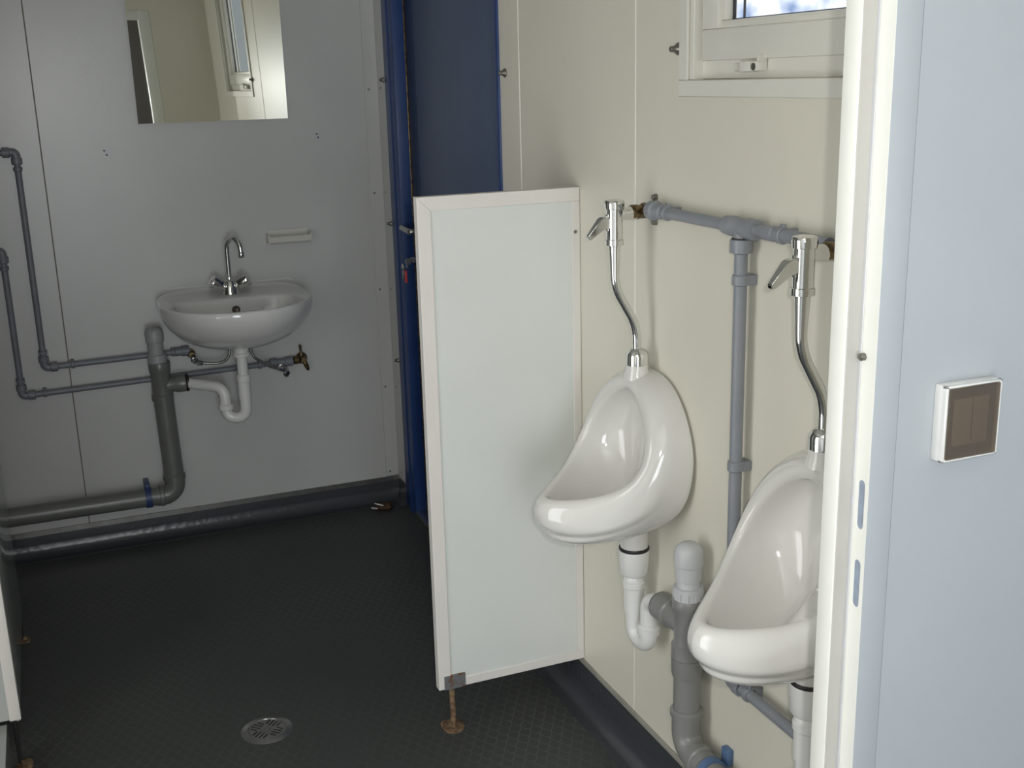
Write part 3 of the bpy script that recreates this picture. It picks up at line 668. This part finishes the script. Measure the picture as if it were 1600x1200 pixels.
bx('block', (.205, QY-.012, .214), (.223, D, .232), m_clampd, pc2, .002)

# grey water pipes on the back wall
YP = D-.019
def back_run(label, xv, zh, zt, xe, zend, clips):
    t = thing('water_pipe', label, 'water pipe', (xv, D, zh), 'grey water pipes on the back wall')
    r = .0105
    tb('pipe', [(xv, YP, zh+.02), (xv, YP, zt-.02)], r, m_gpipe_d, t, 16)
    tb('pipe', [(xv+.02, YP, zh), (xe, YP, zend)], r, m_gpipe_d, t, 16)
    tb('pipe', [(xv-.02, YP, zt), (LX+.02, YP, zt)], r, m_gpipe_d, t, 16)
    for (sx1, zz, sz1) in ((1, zh, 1), (-1, zt, -1)):
        bm = bmesh.new(); tube(bm, fillet([(xv, YP, zz+sz1*.030), (xv, YP, zz), (xv+sx1*.034, YP, zz)], .012, 5), .0135, 16)
        lathe(bm, (xv, YP, zz+sz1*.018), (0, 0, sz1), collar(.0170, 0, .022), 16); lathe(bm, (xv+sx1*.018, YP, zz), (sx1, 0, 0), collar(.0170, 0, .024), 16)
        finish(bm, 'elbow', m_gpipe_d, t)
    for ax_, v_ in clips:
        bm = bmesh.new()
        if ax_ == 'z': lathe(bm, (xv, YP, v_-.006), (0, 0, 1), collar(.0145, 0, .012), 14); box(bm, (xv-.014, YP, v_-.006), (xv+.014, D-.0005, v_+.006))
        else:
            zz = zh+(zend-zh)*(v_-xv)/(xe-xv)
            lathe(bm, (v_-.006, YP, zz), (1, 0, 0), collar(.0145, 0, .012), 14); box(bm, (v_-.006, YP, zz-.014), (v_+.006, D-.0005, zz+.016))
        finish(bm, 'pipe_clip', m_gpipe_d, t)
    return t
r1 = back_run('grey water pipe on the back wall, the taller loop ending at the left angle valve', -.070, .682, 1.405, .395, .688, [('z', .735), ('z', 1.35), ('x', .02), ('x', .355)])
r2 = back_run('grey water pipe on the back wall, the lower loop reaching the brass tap', -.152, .592, 1.088, .735, .607, [('z', .645), ('z', 1.03), ('x', -.08), ('x', .655)])
lt('union', (.360, YP, .688), (1, 0, 0), [(0, .012), (.002, .016), (.024, .016), (.026, .019), (.050, .019), (.052, .013)], m_gpipe_d, r1, 16)
lt('union', (.690, YP, .607), (1, 0, 0), [(0, .012), (.002, .018), (.026, .018), (.028, .014), (.055, .014), (.057, .018), (.085, .019), (.087, .013)], m_gpipe_d, r2, 16)

def angle_valve(x, z, label, m_):
    t = thing('angle_valve', label, 'valve', (x, D, z), 'angle valves below the washbasin')
    bm = bmesh.new(); lathe(bm, (x, D-.005, z), (0, -1, 0), [(0, .013), (.010, .012), (.012, .015), (.026, .015), (.028, .010), (.055, .010)], 16)
    lathe(bm, (x+.004, D-.052, z-.006), (.25, 0, -1), [(0, .009), (.018, .0095), (.020, .0075), (.026, .0075)], 16); finish(bm, 'valve_body', m_, t)
    lt('valve_knob', (x+.002, D-.058, z-.004), (.1, -1, -.4), [(0, .006), (.010, .007), (.012, .013), (.026, .0125), (.028, .009)], m_chrome, t, 10)
    return t
angle_valve(.415, .678, 'dark brass angle valve under the left side of the washbasin', m_brass)
angle_valve(.735, .590, 'chrome angle valve under the right side of the washbasin', m_chromed)
def hose(pts, label):
    t = thing('supply_hose', label, 'hose', pts[0], 'supply hoses below the washbasin')
    P = fillet(pts, .04, 8)
    tb('hose_tube', P, .0052, m_hose, t, 12)
    a = (Vector(P[1])-Vector(P[0])).normalized()
    lt('end_nut', P[0], a, [(0, .007), (.001, .0085), (.018, .0085), (.022, .006)], m_chrome, t, 8)
hose([(.428, D-.064, .650), (.50, D-.072, .641), (.538, D-.085, .655), (.548, D-.085, .72)], 'thin braided hose from the brass valve up behind the trap')
hose([(.725, D-.075, .592), (.68, D-.088, .612), (.625, D-.10, .655), (.600, D-.10, .72)], 'thin braided hose from the chrome valve up to the basin')
wt = thing('garden_tap', 'small old brass wall tap at the right end of the lower pipe', 'tap', (.81, D, .61))
bm = bmesh.new(); lathe(bm, (.775, YP, .609), (1, 0, 0), [(0, .011), (.006, .016), (.022, .016), (.024, .011), (.04, .011)], 16); lathe(bm, (.812, D-.001, .611), (0, -1, 0), [(0, .022), (.004, .022), (.010, .015), (.030, .013), (.034, .010), (.045, .009)], 16)
lathe(bm, (.816, YP-.012, .606), (.35, -.2, -1), [(0, .009), (.030, .008), (.034, .006), (.04, .004)], 14); finish(bm, 'tap_body', m_brass, wt)
lt('stem', (.810, YP-.004, .62), (-.1, -.1, 1), [(0, .008), (.014, .007), (.020, .0045), (.034, .0045), (.038, .006), (.046, .005)], m_brass, wt, 14)

# mirror, soap dish, wall plugs
mx0, mx1, mz0, mz1 = .321, .828, 1.480, 2.08
bm = bmesh.new(); NX = 16; G = []                  # slightly bowed and twisted glass, standing a little off the wall on its left
for dpt in (0, .004):
    g = []
    for j in range(NX+1):
        row = []
        for i in range(NX+1):
            a, b = (mx1-mx0)*i/NX, (mz1-mz0)*j/NX
            row.append(bm.verts.new((mx0+a, D-.0195+.029*a-.016*a*a+.013*a*b+dpt, mz0+b)))
        g.append(row)
    G.append(g)
for g in G:
    for j in range(NX):
        for i in range(NX): bm.faces.new((g[j][i], g[j][i+1], g[j+1][i+1], g[j+1][i]))
for i in range(NX):
    for a, b in (((0, i), (0, i+1)), ((NX, i), (NX, i+1)), ((i, 0), (i+1, 0)), ((i, NX), (i+1, NX))):
        bm.faces.new((G[0][a[0]][a[1]], G[0][b[0]][b[1]], G[1][b[0]][b[1]], G[1][a[0]][a[1]]))
tag(finish(bm, 'mirror', m_mirror), 'frameless rectangular mirror on the grey wall above the washbasin', 'mirror')
sd = thing('soap_dish', 'cream plastic soap dish on the back wall right of the tap', 'soap dish', (.80, D, 1.07))
bm = bmesh.new()
A = [(0, 1.048), (-.045, 1.045), (-.055, 1.052), (-.058, 1.072), (-.052, 1.074), (-.046, 1.060), (-.008, 1.060), (-.006, 1.092), (0, 1.092)]
a = [bm.verts.new((.722, D+y, z)) for y, z in A]; b = [bm.verts.new((.868, D+y, z)) for y, z in A]
bm.faces.new(a); bm.faces.new(b[::-1])
for i in range(len(A)): bm.faces.new((a[i], a[(i+1) % len(A)], b[(i+1) % len(A)], b[i]))
bmesh.ops.recalc_face_normals(bm, faces=bm.faces); finish(bm, 'tray', m_dish, sd, smooth=False)
for x in (.720, .870):
    bm = bmesh.new(); box(bm, (x-.003, D-.058, 1.047), (x+.003, D, 1.080), .0015, 1); finish(bm, 'end_cheek', m_dish, sd)
for x, z, L in ((.204, 1.396, 'small dark screw plug hole on the back wall left of the mirror, upper one'), (.2105, 1.382, 'small dark screw plug hole on the back wall left of the mirror, lower one'),
                (.9285, 1.421, 'small dark screw plug hole below the right corner of the mirror, upper one'), (.9325, 1.409, 'small dark screw plug hole below the right corner of the mirror, lower one')):
    o = lt('wall_plug', (x, D, z), (0, -1, 0), [(0, .0035), (.001, .0033), (.0012, .002)], m_clampd, None, 10); tag(o, L, 'wall plug', 'empty wall plugs')

# ------------------------------------------------------------------ floor drain
fd = thing('floor_drain', 'round steel floor drain grate in the dark vinyl floor', 'floor drain', (.362, 2.655, 0))
fx, fy = .362, 2.655
bm = bmesh.new(); seg = 40
def circ(r, z): return [(fx+r*math.cos(2*PI*k/seg), fy+r*math.sin(2*PI*k/seg), z) for k in range(seg)]
finish(rings_mesh([circ(.066, 0), circ(.064, .0012), circ(.054, .0016), circ(.051, .0035), circ(.048, .0035), circ(.047, .001)]), 'rim', m_alu, fd)
bm2 = rings_mesh([circ(.047, .0006), circ(.01, .0006)], False, True); finish(bm2, 'drain_well', m_dark, fd)
bm = bmesh.new(); edges = []
def addloop(pts):
    vs = [bm.verts.new((x, y, .0026)) for x, y in pts]
    return [bm.edges.new((vs[i], vs[(i+1) % len(vs)])) for i in range(len(vs))]
edges += addloop([(fx+.0468*math.cos(2*PI*k/seg), fy+.0468*math.sin(2*PI*k/seg)) for k in range(seg)])
for q4 in range(4):
    a0 = PI/4+q4*PI/2
    for j in (-1.5, -.5, .5, 1.5):
        dirv = Vector((math.cos(a0), math.sin(a0))); per = Vector((-dirv.y, dirv.x)); cc = Vector((fx, fy))+per*(j*.0105)
        s0 = .018 if abs(j) < 1 else .021; s1 = .041 if abs(j) < 1 else .037
        pts = []
        for k in range(5): t = -PI/2+PI*k/4; pts.append(cc+dirv*(s1+.002*math.cos(t))+per*(.0024*math.sin(t)))
        for k in range(5): t = PI/2+PI*k/4; pts.append(cc+dirv*(s0+.002*math.cos(t))+per*(.0024*math.sin(t)))
        edges += addloop([(p.x, p.y) for p in pts])
bmesh.ops.triangle_fill(bm, use_beauty=True, use_dissolve=False, edges=edges)
ex = bmesh.ops.extrude_face_region(bm, geom=list(bm.faces)); bmesh.ops.translate(bm, vec=(0, 0, -.0015), verts=[v for v in ex['geom'] if isinstance(v, bmesh.types.BMVert)])
gr = finish(bm, 'grate', m_alu, fd, smooth=False)
lt('grate_screw', (fx, fy, .0025), (0, 0, 1), [(0, .0045), (.0015, .004), (.002, .002)], m_bolt, fd, 12)

# ------------------------------------------------------------------ toilet cubicle boards at the left edge
cb = thing('cubicle_partition', 'glossy grey cubicle side partition at the left edge of the floor', 'partition', (-.225, 3.1, 0))
bx('panel_board', (-.232, 2.800, .092), (-.213, 3.480, 1.95), m_lam, cb, .0015)
tb('post', [(-.2225, 3.452, .002), (-.2225, 3.452, .12)], .005, m_dark, cb, 12); foot_plate(-.216, 3.452, cb, m_rusty, .55)
cd = thing('cubicle_divider', 'white edged cubicle divider board cut by the left picture edge', 'partition', (-.3, 2.74, 0))
bx('panel_board', (LX, 2.738, .132), (-.230, 2.760, 1.95), m_lam, cd, .001, 1)
bx('edge_trim', (-.231, 2.735, .130), (-.205, 2.764, 1.95), m_trim, cd, .0015)
tb('post', [(-.222, 2.752, .002), (-.222, 2.752, .14)], .005, m_dark, cd, 12); foot_plate(-.213, 2.745, cd, m_rusty, .7)
struct(bx('trim_2', (-.262, 2.05, 0), (-.238, 2.735, .125), m_lam, None, .001))

# small litter in the far corner
lb = thing('floor_litter', 'small dark brown lump with pale stalks on the floor in the far corner', 'litter', (1.07, 4.03, 0))
bm = bmesh.new(); bmesh.ops.create_icosphere(bm, subdivisions=3, radius=1)
for v in bm.verts:
    n_ = noise.noise(v.co*1.7)*.35+noise.noise(v.co*4)*.12; v.co = v.co*(1+n_)
    v.co = Vector((1.072+v.co.x*.034, 4.030+v.co.y*.026, max(.001, .012+v.co.z*.014)))
finish(bm, 'lump', m_lumber, lb, ang=180)
tb('stalk', [(1.035, 4.00, .018), (1.010, 3.985, .030)], .003, m_trim, lb, 8); tb('stalk', [(1.060, 4.005, .024), (1.028, 4.012, .036)], .0025, m_trim, lb, 8)
